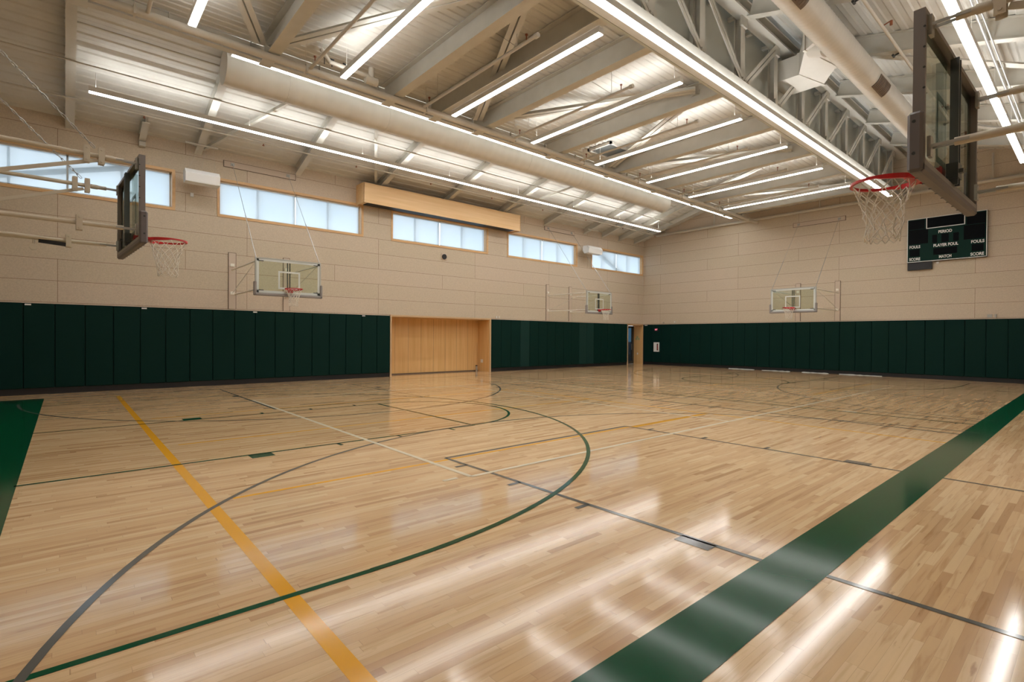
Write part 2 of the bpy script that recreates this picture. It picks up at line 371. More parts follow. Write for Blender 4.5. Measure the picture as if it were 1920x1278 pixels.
def gable(y0, y1, name):
    pr = [(LW - .32, 0), (RW + .3, 0), (RW + .3, zr(RW) + .25), (-6.35, 10.4), (-6.35, 8.62), (-13.0, 8.62), (-13.0, zl(-13) + .15), (LW - .32, 7.95)]
    return struct(MB().prism([(u, v) for u, v in pr], 'y', y0, y1).build(name, WALL))
gable(BW, BW + .3, 'wall_back'); gable(NW - .3, NW, 'wall_near')
struct(MB().box(RW, RW + .3, NW, BW, 0, 7.95).build('wall_right', WALL))
# upper walls between the low middle roof and the two sloping roofs
struct(MB().box(-13.1, -13.02, NW, BW, 8.40, zl(-13) + .1).build('wall_upper_left', CLER))
cb = MB().box(-6.36, -6.30, NW, BW, 7.72, 10.05)
for k in range(11): cb.box(-6.302, -6.295, 1.0 + 2.44 * k - .006, 1.0 + 2.44 * k + .006, 8.0, 9.7)
struct(cb.build('wall_upper_right', CLER))

# ceilings: ribbed steel deck, ribs along the hall
def deck(x0, z0, x1, z1, name, pitch=.20, dep=.022, y0=NW, y1=BW):
    n = int(round(abs(x1 - x0) / pitch)); vs = []; pts = []
    for i in range(n):
        for fr, hh in ((0, 0), (.38, 0), (.5, 1), (.88, 1)): pts.append(((i + fr) / n, hh))
    pts.append((1, 0)); mb = MB()
    for t, hh in pts:
        x = x0 + (x1 - x0) * t; z = z0 + (z1 - z0) * t + hh * dep
        vs += [(x, y0, z), (x, y1, z)]
    mb.add(vs, [(2 * i, 2 * i + 1, 2 * i + 3, 2 * i + 2) for i in range(len(pts) - 1)])
    mb.quad((x0, y0, z0 + .12), (x1, y0, z1 + .12), (x1, y1, z1 + .12), (x0, y1, z0 + .12))
    return struct(mb.build(name, DECK))
deck(LW, zl(LW), -13.02, zl(-13.02), 'ceiling', .30)
deck(-13.02, 8.42, -6.30, 8.42, 'ceiling', .20, .018)
deck(-6.36, zr(-6.36), RW, zr(RW), 'ceiling', .30)

# black base under the pads, plus thin black sheet added behind to darken seams
struct(MB().box(LW, LW + .02, NW, 10.12, 0, .17).box(LW, LW + .02, 15.42, 26.18, 0, .17).box(LW, LW + .0025, NW, 10.12, .17, 2.512).box(LW, LW + .0025, 15.42, 26.18, .17, 2.512).build('baseboard_seam_backing_left', BLACK))
struct(MB().box(LW, RW, BW - .02, BW, 0, .17).box(LW, RW, BW - .0025, BW, .17, 2.512).build('baseboard_seam_backing_back', BLACK))
# ledge above pads
struct(MB().box(LW, LW + .07, NW, 10.10, 2.515, 2.53).box(LW, LW + .07, 15.44, 26.18, 2.515, 2.53).build('trim_1', PLATE))
struct(MB().box(LW + .02, RW, BW - .07, BW, 2.515, 2.53).build('trim_2', PLATE))

# ------------------------------------------------------------------ windows
for i, (a, b, c) in enumerate(WINS):
    w = bpy.data.objects.new('window_%d' % (i + 1), None); C.objects.link(w); w.location = (LW, (a + b) / 2, WZ0); w['kind'] = 'structure'; w['_w'] = 1
    f = MB(); t = .05; x0, x1 = LW - .17, LW + .022
    for (ya, yb, za, zb) in ((a - .07, b + .07, WZ1 - .004, WZ1 + .075), (a - .07, b + .07, WZ0 - .085, WZ0 + .004), (a - .075, a + .004, WZ0, WZ1), (b - .004, b + .075, WZ0, WZ1)):
        f.box(x0 + .17, x1, max(ya, NW + .01), min(yb, BW - .01), za, zb)
    f.box(x0 - .1, LW, a, b, WZ1 - .012, WZ1).box(x0 - .1, LW, a, b, WZ0, WZ0 + .012).box(x0 - .1, LW, a, a + .012, WZ0, WZ1).box(x0 - .1, LW, b - .012, b, WZ0, WZ1)
    f.build('window_frame', WOODF, w)
    g = MB()
    for ym in (a + .02, c, b - .02, (a + c) / 2, (b + c) / 2): g.box(LW - .30, LW - .24, ym - .03, ym + .03, WZ0, WZ1)
    g.box(LW - .30, LW - .24, a, b, WZ0, WZ0 + .05).box(LW - .30, LW - .24, a, b, WZ1 - .05, WZ1)
    g.build('mullion', HOUSE, w)
    MB().box(LW - .275, LW - .270, a, b, WZ0, WZ1).build('pane', GLASS, w)
    low = .045 if i in (0, 2) else .015
    for ya, yb in ((a + .015, c - .022), (c + .022, b - .065)):
        s = MB().box(LW - .135, LW - .133, ya, yb, WZ0 + low, WZ1 - .02).build('roller_shade', SHADE, w)
        MB().box(LW - .142, LW - .126, ya, yb, WZ0 + low - .002, WZ0 + low + .014).build('hem_bar', ZINC, s)
        MB().box(LW - .17, LW - .10, ya, yb, WZ1 - .06, WZ1 - .013).build('shade_roller', HOUSE, s)
# things outside the glass: eave, and bars added to stand for diagonal shadow
st = MB().box(-21.3, LW - .32, NW - 2, BW + 1, 7.45, 7.6)
struct(st.build('trim_3', HOUSE))
def shadow_bar(y0, z0, y1, z1, lab):
    tag(MB().bar((LW - .45, y0, z0), (LW - .45, y1, z1), .12, .17, None, (1, 0, 0)).build('shadow_band_bar', STEEL), lab, 'brace')
shadow_bar(-2.9, 5.55, 3.2, 7.3, 'diagonal bar added for the shadow band on the leftmost window shade')
shadow_bar(23.0, 7.1, 26.6, 5.4, 'diagonal bar added for the shadow band on the window shade nearest the back corner')
struct(MB().box(-60, LW - 1.25, -30, 60, -.3, -.05).build('floor_outside', mat('outdoor paving', (.12, .12, .12), .8)))

# ------------------------------------------------------------------ recess, corner doorway
y0, y1 = REC[0], REC[1]; XR = -20.22
r = MB().box(XR - .05, XR, y0, y1, 0, 2.5).box(XR, LW + .03, y0, y0 + .03, 0, 2.5).box(XR, LW + .03, y1 - .03, y1, 0, 2.5).box(XR, LW + .03, y0, y1, 2.47, 2.5)
for k in range(1, 8): r.box(XR, XR + .002, y0 + k * .647 - .003, y0 + k * .647 + .003, .05, 2.46, SLOTD)
r.m = [r.mi(WOODV) if i >= 0 and r.mats and r.mats[0] is SLOTD and m == 0 and i < 24 else m for i, m in enumerate(r.m)]
struct(r.build('wall_recess'))
struct(MB().box(XR, XR + .03, y0 + .03, y1 - .03, 0, .05).build('baseboard_recess', SLOTD))
struct(MB().box(LW + .005, LW + .075, y0 - .06, y0 + .005, 0, 2.56).box(LW + .005, LW + .075, y1 - .005, y1 + .06, 0, 2.56).box(LW + .005, LW + .075, y0, y1, 2.49, 2.56).build('trim_4', WOODE))
y0, y1 = DOOR[0], DOOR[1]; XD = -20.02
struct(MB().box(XD - .1, LW + .0, y1 - .03, y1, 0, 2.5).box(XD, LW + .0, y0, y0 + .03, 0, 2.5).box(XD, LW, y0, y1, 2.44, 2.5).build('wall_doorway', WOODV))
struct(MB().box(LW + .005, LW + .07, y0 - .05, y0 + .01, 0, 2.56).box(LW + .005, LW + .03, y0, BW - .03, 2.49, 2.55).box(LW + .002, LW + .02, y1 - .01, BW - .024, 0, 2.5).build('trim_5', WOODE))
d = bpy.data.objects.new('door_1', None); C.objects.link(d); d.location = (XD, (y0 + y1) / 2, 0); d['kind'] = 'structure'; d['_w'] = 1
ya, yb = y0 + .04, y1 - .04
MB().box(XD - .06, XD - .01, ya, yb, 2.30, 2.43).box(XD - .06, XD - .01, ya, yb, .01, .22).box(XD - .06, XD - .01, ya, ya + .12, .2, 2.3).box(XD - .06, XD - .01, yb - .22, yb, .2, 2.3).build('door_frame', DARKS, d)
MB().box(XD - .04, XD - .03, ya + .1, yb - .2, .2, 2.32).build('pane', glassy('tinted pane', (.13, .20, .24)), d)
MB().tube((XD + .03, yb - .3, .9), (XD + .03, yb - .3, 1.3), .012, 8).build('door_handle', ZINC, d)
tag(MB().box(-21.6, -20.9, 26.6, 28.6, -.04, .62).build('planter', mat('rust', (.12, .035, .02), .7)), 'rust-brown low planter outdoors behind the glass door', 'planter')
struct(MB().box(-24.5, -24.3, 22, 36, -.05, 1.35).build('wall_outside', mat('outside wall', (.20, .23, .25), .8)))

# ------------------------------------------------------------------ wall pads
def padL(a, b, m, lab):
    o = MB().bevbox(LW + .003, LW + .058, a + .006, b - .006, .172, 2.512, .014).build('wall_pad', m); tag(o, lab, 'wall pad', 'wall pads along the window wall')
ys = [.44 + .6495 * k for k in range(-4, 16)]; ys[-1] = 10.115; n = len(ys) - 1
for k in range(n):
    j = n - k; padL(max(ys[k], NW + .01), ys[k + 1], PAD, 'dark green vinyl wall pad, %s to the left of the maple recess' % ORD[j])
N2 = 17; a0 = 15.43; w = (26.165 - a0) / N2
for k in range(N2): padL(a0 + k * w, a0 + (k + 1) * w, PADL if k in (3, 10, 11) else PAD, 'dark green vinyl wall pad, %s to the right of the maple recess' % ORD[k + 1])
xs = [-2.5 - .6455 * k for k in range(-5, 27)]; xs = [x for x in xs if x > -19.2] + [-19.295]
xs = xs[::-1]
for k in range(len(xs) - 1):
    o = MB().bevbox(xs[k] + .006, xs[k + 1] - .006, BW - .058, BW - .003, .172, 2.512, .014).build('wall_pad', PAD)
    tag(o, 'dark green vinyl back wall pad, %s from the corner doorway' % (ORD[k + 1] if k + 1 < len(ORD) else 'next beyond the twenty-ninth' if k == 29 else 'farthest right'), 'wall pad', 'wall pads along the scoreboard wall')
for k, (y, nm) in enumerate(((-.76, 'leftmost of four'), (1.84, 'second of four from the left'), (4.98, 'third of four from the left'), (8.96, 'nearest the maple recess'))):
    tag(MB().box(LW + .0585, LW + .064, y - .065, y + .065, 2.452, 2.495).build('pad_tag', WHITEP), 'small white tag at the top of a green pad, ' + nm, 'tag', 'white tags on the pads')
tag(MB().box(-19.22, -19.02, BW - .064, BW - .0585, 2.44, 2.485).build('pad_tag', WHITEP), 'small white tag at the top of the corner pad on the back wall', 'tag')

# ------------------------------------------------------------------ roof steel
GR = 'rafters over the window wall'
zb = lambda x: 7.51 + .28 * (x - LW)
rl = [.11 + 3.15 * k for k in range(9)] + [23.73, 26.85]; rl.sort()
for k, y in enumerate(rl):
    o = MB().ibeam((LW + .005, y, zb(LW)), (-13.1, y, zb(-13.1)), .285, .20).build('roof_rafter', STEEL)
    tag(o, 'cream sloping steel rafter over the window wall, %s from the back corner' % ORD[len(rl) - k], 'rafter', GR)
tag(MB().ibeam((LW + .005, 1.78, zb(LW)), (-18.3, 1.78, zb(-18.3)), .285, .17).box(LW + .01, LW + .2, 1.70, 1.86, zb(LW) - .12, zb(LW) + .0).build('roof_rafter', STEEL), 'short stub rafter above the leftmost window', 'rafter')
# flat braces under the left roof
def lbrace(x0, y0, x1, y1, lab):
    q = lambda x, y: (x, y, zb(x) + .12)
    tag(MB().bar(q(x0, y0), q(x1, y1), .10, .09).build('roof_brace', STEEL), lab, 'brace', 'braces under the left roof')
lbrace(-19.2, 3.4, -13.4, 6.3, 'cream brace slanting between rafters above the wall speaker')
lbrace(-13.4, 6.55, -19.2, 9.4, 'cream brace slanting down to the maple projector housing')
lbrace(-19.2, 16.0, -13.4, 18.9, 'cream roof brace slanting between rafters above the fourth window')
# left girder
gd = thing('girder', 'long grey steel girder with stiffeners between low roof and window side', 'girder', (-13.0, NW, 8.04))
MB().box(-12.975, -12.96, NW + .01, BW - .26, 8.06, 8.41).build('web', STEEL, gd)
MB().box(-13.05, -12.87, NW + .01, BW - .26, 8.04, 8.06).build('flange', STEEL, gd)
for k in range(18):
    y = -1.5 + 1.575 * k; MB().box(-12.959, -12.89, y - .006, y + .006, 8.061, 8.41).build('stiffener', STEEL, gd)
# middle beams
by = [.2, 3.5, 6.55, 8.02, 9.55, 12.72, 15.88, 19.03, 22.2, 25.35]
for k, y in enumerate(by):
    o = MB().ibeam((-12.86, y, 7.90), (-6.37, y, 7.90), .515, .26, .02, .014).build('roof_beam', STEEL)
    tag(o, 'deep cream steel beam of the low middle roof, %s from the back wall' % ORD[len(by) - k], 'beam', 'beams of the low middle roof')
zz = [(.4, -6.6), (3.4, -12.6), (6.45, -6.9), (9.45, -12.6), (12.6, -6.9), (15.8, -12.6), (18.95, -6.9), (22.1, -12.6), (25.2, -6.9)]
for k in range(len(zz) - 1):
    (ya, xa), (yb, xb) = zz[k], zz[k + 1]; m = MB(); d = Vector((xb - xa, yb - ya, 0)).normalized(); sdv = Vector((-d.y, d.x, 0))
    p = Vector((xa, ya, 8.14)) + d * .25; q = Vector((xb, yb, 8.14)) - d * .25
    for sgn in (-1, 1):
        m.bar(p + sdv * .078 * sgn, q + sdv * .078 * sgn, .12, .012); m.bar(p + sdv * .022 * sgn + up * .06, q + sdv * .022 * sgn + up * .06, .012, .12)
    tag(m.build('roof_brace', STEEL), 'double-angle brace crossing under the low middle roof, %s from the back wall' % ORD[len(zz) - 1 - k], 'brace', 'braces of the low middle roof')
# right rafters
rr = [y for y in (-1.0, 3.2, 6.4, 9.55, 12.71, 15.86, 19.01, 22.16, 25.3)]
zq = lambda x: zr(x) - .50
for k, y in enumerate(rr):
    o = MB().ibeam((-5.84, y, zq(-5.84)), (RW - .01, y, zq(RW)), .48, .22, .02, .014).build('roof_rafter', STEEL)
    tag(o, 'deep cream rafter of the high right-hand roof, %s from the back wall' % ORD[len(rr) - k], 'rafter', 'rafters of the high right roof')
    # stub toward purlin
for k, (ya, yb) in enumerate(((15.9, 19.0), (22.2, 25.3), (9.6, 12.7))):
    p = Vector((-4.6, ya, zq(-4.6) + .1)); q = Vector((.6, yb, zq(.6) + .1)); m = MB(); m.bar(p, q, .2, .015); m.bar(p + up * .04, q + up * .04, .015, .09)
    tag(m.build('roof_brace', STEEL), ('brace between rafters of the high right roof, behind the large backboard', 'brace between rafters of the high right roof, nearest the back wall', 'brace between rafters of the high right roof, nearest the camera')[k], 'brace')

# truss carrying the step between the low and the high roof
tr = thing('roof_truss', 'long cream steel truss with box bottom chord at the step in the roof', 'truss', (-6.0, NW, 7.7))
MB().box(-6.27, -5.86, NW + .01, BW - .01, 7.70, 7.96).build('bottom_chord', STEEL, tr)
MB().box(-6.12, -5.80, NW + .01, BW - .01, 9.62, 9.66).box(-5.97, -5.95, NW + .01, BW - .01, 9.66, 9.9).box(-6.12, -5.80, NW + .01, BW - .01, 9.88, 9.92).build('top_chord', STEEL, tr)
T0 = 8.80; ty = [T0 + 1.95 * k for k in range(-5, 10)]
for y in ty:
    m = MB().ibeam((-5.97, y, 7.96), (-5.97, y, 9.62), .17, .22, .014, .012, None, (-1, 0, 0))
    m.box(-5.985, -5.93, y - .11, y + .11, 7.96, 8.18).box(-5.985, -5.93, y - .14, y + .16, 9.38, 9.62)
    m.build('truss_post', STEEL, tr)
for a, b in zip(ty, ty[1:]):
    if (a + b) / 2 < 12.7: p, q = (a + .08, 9.52), (b - .1, 8.02)
    else: p, q = (b - .08, 9.52), (a + .1, 8.02)
    m = MB(); dv = Vector((0, q[0] - p[0], q[1] - p[1])).normalized(); nv = Vector((0, -dv.z, dv.y)) * .058
    for sg in (-1, 1): m.bar(Vector((-5.93, p[0], p[1])) + nv * sg, Vector((-5.93, q[0], q[1])) + nv * sg, .085, .014, None, (1, 0, 0)).bar(Vector((-5.955, p[0], p[1])) + nv * sg * .35, Vector((-5.955, q[0], q[1])) + nv * sg * .35, .014, .06, None, (1, 0, 0))
    m.tube((-5.93, q[0] - .03, q[1] + .05), (-5.885, q[0] - .03, q[1] + .05), .022, 8); m.tube((-5.93, q[0] + .05, q[1]), (-5.885, q[0] + .05, q[1]), .022, 8)
    m.build('truss_diagonal', STEEL, tr)
for y in [T0 - 6 + .975 * k for k in range(25)]: MB().box(-6.28, -6.13, y - .05, y + .05, 9.58, 9.66).build('spacer_block', STEEL, tr)

# ------------------------------------------------------------------ light fixtures
def linear(p, q, lab, group, wd=.15, stems=None, top=None):
    p = Vector(p); q = Vector(q); t = thing('linear_light', lab, 'ceiling light', tuple((p + q) / 2), group)
    ax = 'x' if abs(q.x - p.x) > abs(q.y - p.y) else 'y'
    def bx(w, z0, z1, e=0):
        if ax == 'y': return MB().box(p.x - w / 2, p.x + w / 2, p.y + e, q.y - e, p.z + z0, p.z + z1)
        return MB().box(min(p.x, q.x) + e, max(p.x, q.x) - e, p.y - w / 2, p.y + w / 2, p.z + z0, p.z + z1)
    bx(wd, .012, .135).build('housing', HOUSE, t)
    bx(wd - .02, 0, .0115, .01).build('diffuser', LED, t)
    bx(wd - .05, .1355, .142, .02).build('upper_diffuser', LEDU, t)
    n = max(2, int((q - p).length / 3.2) + 1)
    for k in range(n):
        c = p + (q - p) * ((k + .04) / (n - 1 + .08)); zt = top(c) if top else c.z + .4
        MB().tube((c.x, c.y, c.z + .135), (c.x, c.y, zt), .006, 6).build('hanger_rod', HOUSE, t)
    return t
linear((-16.75, .45, 7.73), (-16.75, 25.65, 7.73), 'long linear pendant light running parallel to the window wall', 'linear lights', top=lambda c: zb(-16.75) + .0)
linear((-13.22, 2.9, 8.10), (-13.22, 27.0, 8.10), 'long linear light beside the left round duct under the girder', 'linear lights', top=lambda c: 8.9)
linear((-5.80, .4, 7.47), (-5.80, 25.3, 7.47), 'long linear light hung under the truss bottom chord', 'linear lights', .17, top=lambda c: 7.70)
linear((-1.87, .4, 7.62), (-1.87, 24.3, 7.62), 'long linear light behind the large right-hand backboard', 'linear lights', .17, top=lambda c: zq(-1.87) + .0)
fy = [1.90, 4.98, 8.13, 11.12, 14.20, 17.31, 20.44, 23.58]
for k, y in enumerate(fy):
    linear((-11.90, y, 7.76), (-6.70, y, 7.76), 'short linear light crossing the low middle roof, %s from the back wall' % ORD[8 - k], 'short lights of the low middle roof', .15, top=lambda c: 8.40)

# ------------------------------------------------------------------ ducts
def duct(x, z, r_, y0, y1, name, lab, pitch=.0, n=28):
    t = thing(name, lab, 'duct', (x, y0, z - r_)); mb = MB(); k = max(2, int((y1 - y0) / (pitch or .5))); vs = []
    ring = lambda y, rad: [(x + rad * math.cos(2 * math.pi * i / n), y, z + rad * math.sin(2 * math.pi * i / n)) for i in range(n)]
    for j in range(k + 1):
        y = y0 + (y1 - y0) * j / k; vs += ring(y, r_ + (.009 if pitch and j % 3 == 0 else 0))
    mb.add(vs, [(j * n + i, j * n + (i + 1) % n, (j + 1) * n + (i + 1) % n, (j + 1) * n + i) for j in range(k) for i in range(n)], None, True)
    mb.add(ring(y0, r_ * .999), [tuple(range(n))]); mb.add(ring(y1, r_ * .999), [tuple(range(n))])
    mb.build('duct_shell', DUCT, t); return t
dl = duct(-14.55, 8.38, .42, 3.0, 22.6, 'round_duct', 'smooth cream round duct running beside the left girder', .11)
for k in range(7):
    y = 4.5 + 2.9 * k; m = MB()
    for i in range(24):
        a0_, a1_ = 2 * math.pi * i / 24, 2 * math.pi * (i + 1) / 24; rr_ = .428
        m.bar((-14.55 + rr_ * math.cos(a0_), y, 8.38 + rr_ * math.sin(a0_)), (-14.55 + rr_ * math.cos(a1_), y, 8.38 + rr_ * math.sin(a1_)), .03, .006)
    m.tube((-14.55, y, 8.81), (-14.55, y, zl(-14.55)), .008, 6); m.build('duct_strap', DUCT, dl)
dr = duct(-4.2, 8.60, .30, -2.2, 24.6, 'spiral_duct', 'cream spiral round duct under the high right-hand roof', .05, 24)
for ya, yb in ((3.4, 4.3), (10.3, 11.2), (16.0, 16.9)):
    m = MB(); n = 10; vs = []
    A0, A1 = math.radians(-72), math.radians(-8)
    for rad in (.313, .325):
        for y in (ya, yb):
            for i in range(n + 1): a = A0 + (A1 - A0) * i / n; vs.append((-4.2 + rad * math.cos(a), y, 8.6 + rad * math.sin(a)))
    e = n + 1
    fs = [(i, i + 1, e + i + 1, e + i) for i in range(n)] + [(2 * e + i, 2 * e + i + 1, 3 * e + i + 1, 3 * e + i) for i in range(n)]
    fs += [(i, i + 1, 2 * e + i + 1, 2 * e + i) for i in range(n)] + [(e + i, e + i + 1, 3 * e + i + 1, 3 * e + i) for i in range(n)] + [(0, e, 3 * e, 2 * e), (n, e + n, 3 * e + n, 2 * e + n)]
    m.add(vs, fs)
    for k in range(9):
        y = ya + .08 + k * (yb - ya - .16) / 8
        for i in range(1, n - 1):
            a, b = A0 + (A1 - A0) * i / n, A0 + (A1 - A0) * (i + 1) / n
            m.bar((-4.2 + .331 * math.cos(a), y, 8.6 + .331 * math.sin(a)), (-4.2 + .331 * math.cos(b), y, 8.6 + .331 * math.sin(b)), .02, .012)
    m.build('duct_grille', GRILLE, dr)
bd = thing('branch_duct', 'boxy cream branch duct joining the truss wall to the spiral duct', 'duct', (-5.4, 15.4, 8.7))
SH = lambda pr: [(u, v + 1.2) for u, v in pr]
m = MB().prism(SH([(-6.29, 13.9), (-5.55, 13.9), (-5.0, 12.75), (-4.56, 12.4), (-4.53, 13.6), (-4.75, 14.2), (-5.3, 15.0), (-6.29, 15.0)]), 'z', 8.86, 9.42); m.build('duct_shell', DUCT, bd)
m = MB().prism(SH([(-5.60, 13.87), (-5.54, 13.87), (-5.26, 15.04), (-5.34, 15.06)]), 'z', 8.84, 9.44).prism(SH([(-5.04, 12.73), (-4.98, 12.68), (-4.70, 14.22), (-4.77, 14.26)]), 'z', 8.84, 9.44); m.build('duct_flange', DUCT, bd)
m = MB().tube((-4.85, 14.2, 9.0), (-4.50, 14.05, 8.80), .27, 20, None, .24); m.build('duct_collar', DUCT, bd)

# ------------------------------------------------------------------ pipes
mp = thing('sprinkler_main', 'cream sprinkler main pipe running above the light under the girder', 'pipe', (-12.15, 0, 7.8))
MB().tube((-12.15, NW + .05, 7.81), (-12.15, BW - .24, 7.81), .08, 14).build('pipe_run', PIPE, mp)
for k in range(9):
    y = 1.0 + 3.2 * k; c = MB().box(-12.245, -12.055, y - .02, y + .02, 7.729, 7.905).build('pipe_clamp', PIPE, mp)
    MB().tube((-12.15, y, 7.905), (-12.15, y, 8.41), .006, 6).build('clamp_rod', PIPE, c)
bpipe = thing('wall_pipe', 'cream pipe running level across the top of the back wall', 'pipe', (-8, BW - .14, 8.0))
MB().tube((-18.35, BW - .14, 8.0), (RW - .05, BW - .14, 8.0), .075, 12).tube((-18.35, BW - .14, 8.0), (-18.9, BW - .5, 8.08), .04, 8).build('pipe_run', PIPE, bpipe)
m = MB()
for x, h in ((-14.6, .95), (-17.7, .3), (-9.2, .38), (-3.0, 1.1)): m.tube((x, BW - .14, 8.0), (x, BW - .14, 8.0 + h), .035, 8)
for x in (-15.5, -11.6, -8.0, -4.6, -1.6): m.tube((x - .05, BW - .14, 8.0), (x + .05, BW - .14, 8.0), .092, 12)
m.build('pipe_fitting', PIPE, bpipe)
for k, y in enumerate([1.2, 4.28, 7.29, 10.5, 13.58, 16.7, 19.86, 22.92]):
    t = thing('sprinkler_branch', 'thin cream sprinkler branch pipe crossing the low middle roof, %s from the back wall' % ORD[8 - k], 'pipe', (-10, y, 7.8), 'branch pipes of the low middle roof')
    MB().tube((-12.065, y, 7.83), (-7.7, y, 7.83), .035, 8).tube((-7.74, y, 7.83), (-7.64, y, 7.83), .052, 10).build('pipe_run', PIPE, t)
    for x in (-11.4, -8.3): MB().tube((x, y, 7.86), (x, y, 8.42), .006, 6).build('hanger_rod', PIPE, t)
    MB().tube((-8.3, y, 7.86), (-8.9, y - .35, 8.4), .006, 6).build('sway_rod', PIPE, t)
    for x in (-11.8, -8.0): MB().tube((x, y, 7.86), (x, y, 7.98), .012, 6).tube((x, y, 7.97), (x, y, 7.995), .03, 8).build('sprinkler_head', BRASS, t)
t = thing('sprinkler_line', 'thin cream sprinkler pipe below the left rafters near the windows', 'pipe', (-17.9, 12, 7.8))
MB().tube((-17.9, NW + .05, 7.87), (-17.9, 26.9, 7.87), .028, 8).build('pipe_run', PIPE, t)
for k in range(9): MB().tube((-17.9, .4 + 3.15 * k + 1.3, 7.87), (-17.9, .4 + 3.15 * k + 1.3, 7.80), .018, 6).tube((-17.9, .4 + 3.15 * k + 1.3, 7.805), (-17.9, .4 + 3.15 * k + 1.3, 7.79), .035, 8).build('sprinkler_head', BRASS, t)
tag(MB().tube((-16.5, NW + .05, zb(-16.5) - .02), (-16.5, 26.6, zb(-16.5) - .02), .022, 8).build('conduit', PIPE), 'thin cream conduit strapped under the left rafters above the pendant light', 'conduit')
m = MB()
for a_, b_ in zip(rl[:-2], rl[1:-1]):
    xx = -15.55; m.path([(xx, a_ + .15, zl(xx) - .03), (xx, b_ - .1, zl(xx) - .03), (xx - .0, b_ - .1, zl(xx) - .26)], .014, 6)
tag(m.build('conduit', PIPE), 'branching thin conduit looping between the left rafters', 'conduit')
tag(MB().tube((-1.82, NW + .05, 8.38), (-1.82, BW - .1, 8.38), .03, 8).tube((-1.74, NW + .05, 8.39), (-1.74, BW - .1, 8.39), .018, 8).build('conduit', mat('galvanised', (.6, .6, .58), .3, .6)), 'galvanised conduit above the light behind the large backboard', 'conduit')
t = thing('sprinkler_line', 'thin cream sprinkler pipe beside the spiral duct under the high roof', 'pipe', (-3.45, 12, 8.3))
MB().tube((-3.42, NW + .05, zq(-3.42) - .06), (-3.42, BW - .2, zq(-3.42) - .06), .035, 8).build('pipe_run', PIPE, t)
for k in range(8):
    y = 1.5 + 3.15 * k; z = zq(-3.42) - .06
    MB().tube((-3.42, y, z), (-3.25, y, z + .05), .014, 6).tube((-3.25, y, z + .05), (-3.25, y, z - .05), .03, 8).build('sprinkler_head', BRASS, t)
for y in rr:
    z = zq(-3.5); MB().tube((-3.62, y, z - .06), (-3.40, y, z + .0), .022, 6).tube((-3.6, y - .06, z - .05), (-3.6, y + .06, z - .05), .03, 8).build('pipe_clamp', DARKS, t)
t = thing('valve_assembly', 'cream pipe valve with upright stub on the sprinkler main', 'valve', (-12.3, 6.0, 8.0))
MB().tube((-12.02, 5.75, 7.92), (-12.02, 5.75, 8.32), .07, 12).tube((-12.02, 5.6, 8.0), (-12.02, 5.9, 8.0), .10, 14).tube((-12.02, 5.75, 8.08), (-12.02, 4.7, 8.10), .05, 8).tube((-12.02, 4.72, 8.08), (-12.02, 4.5, 8.34), .05, 8).build('valve_body', PIPE, t)
for y in (4.6, 4.78, 5.1, 5.3): MB().tube((-12.08, y, 8.04), (-12.08, y, 8.22), .012, 6).tube((-12.08, y - .05, 8.21), (-12.08, y + .05, 8.21), .02, 6).build('valve_lever', DARKS, t)
# roof hatch
t = thing('roof_hatch', 'grey roof vent opening with light frame in the low middle roof', 'vent', (-11.7, 14.85, 8.35))
MB().box(-12.15, -11.25, 14.2, 15.5, 8.355, 8.37).build('vent_panel', mat('vent grey', (.20, .23, .24), .4, .4), t)
MB().box(-12.22, -12.15, 14.13, 15.57, 8.32, 8.41).box(-11.25, -11.18, 14.13, 15.57, 8.32, 8.41).box(-12.22, -11.18, 14.13, 14.2, 8.32, 8.41).box(-12.22, -11.18, 15.5, 15.57, 8.32, 8.41).build('vent_frame', HOUSE, t)

# ------------------------------------------------------------------ basketball hoops
def net_mesh(parent, zr_=0, cyr=.42):
    m = MB(); rows = 7; n = 12; hgt = .46; rad = [.232, .205, .178, .155, .138, .128, .122, .128]; P = []
    for j in range(rows + 1):
        z = -.02 - hgt * j / rows; off = (j % 2) * .5
        P.append([(rad[j] * math.cos(2 * math.pi * (i + off) / n) + random.uniform(-1, 1) * .004 * j, cyr + rad[j] * math.sin(2 * math.pi * (i + off) / n) + random.uniform(-1, 1) * .004 * j, zr_ + z + random.uniform(-1, 1) * .004 * (j > 0)) for i in range(n)])
    for j in range(rows):
        for i in range(n):
            k2 = (i - 1) % n if j % 2 == 0 else (i + 1) % n
            m.tube(P[j][i], P[j + 1][i], .0042, 5, None, None, False); m.tube(P[j][i], P[j + 1][k2], .0042, 5, None, None, False)
            if j > 0: m.tube(Vector(P[j][i]) - Vector((0, 0, .010)), Vector(P[j][i]) + Vector((0, 0, .010)), .0075, 6)
    for i in range(n):   # loose bottom loops
        a, b = Vector(P[rows][i]), Vector(P[rows][(i + 1) % n]); c = (a + b) / 2 - Vector((0, 0, .035)); m.path([a, c, b], .0042, 5)
    return m.build('net', NET, parent)
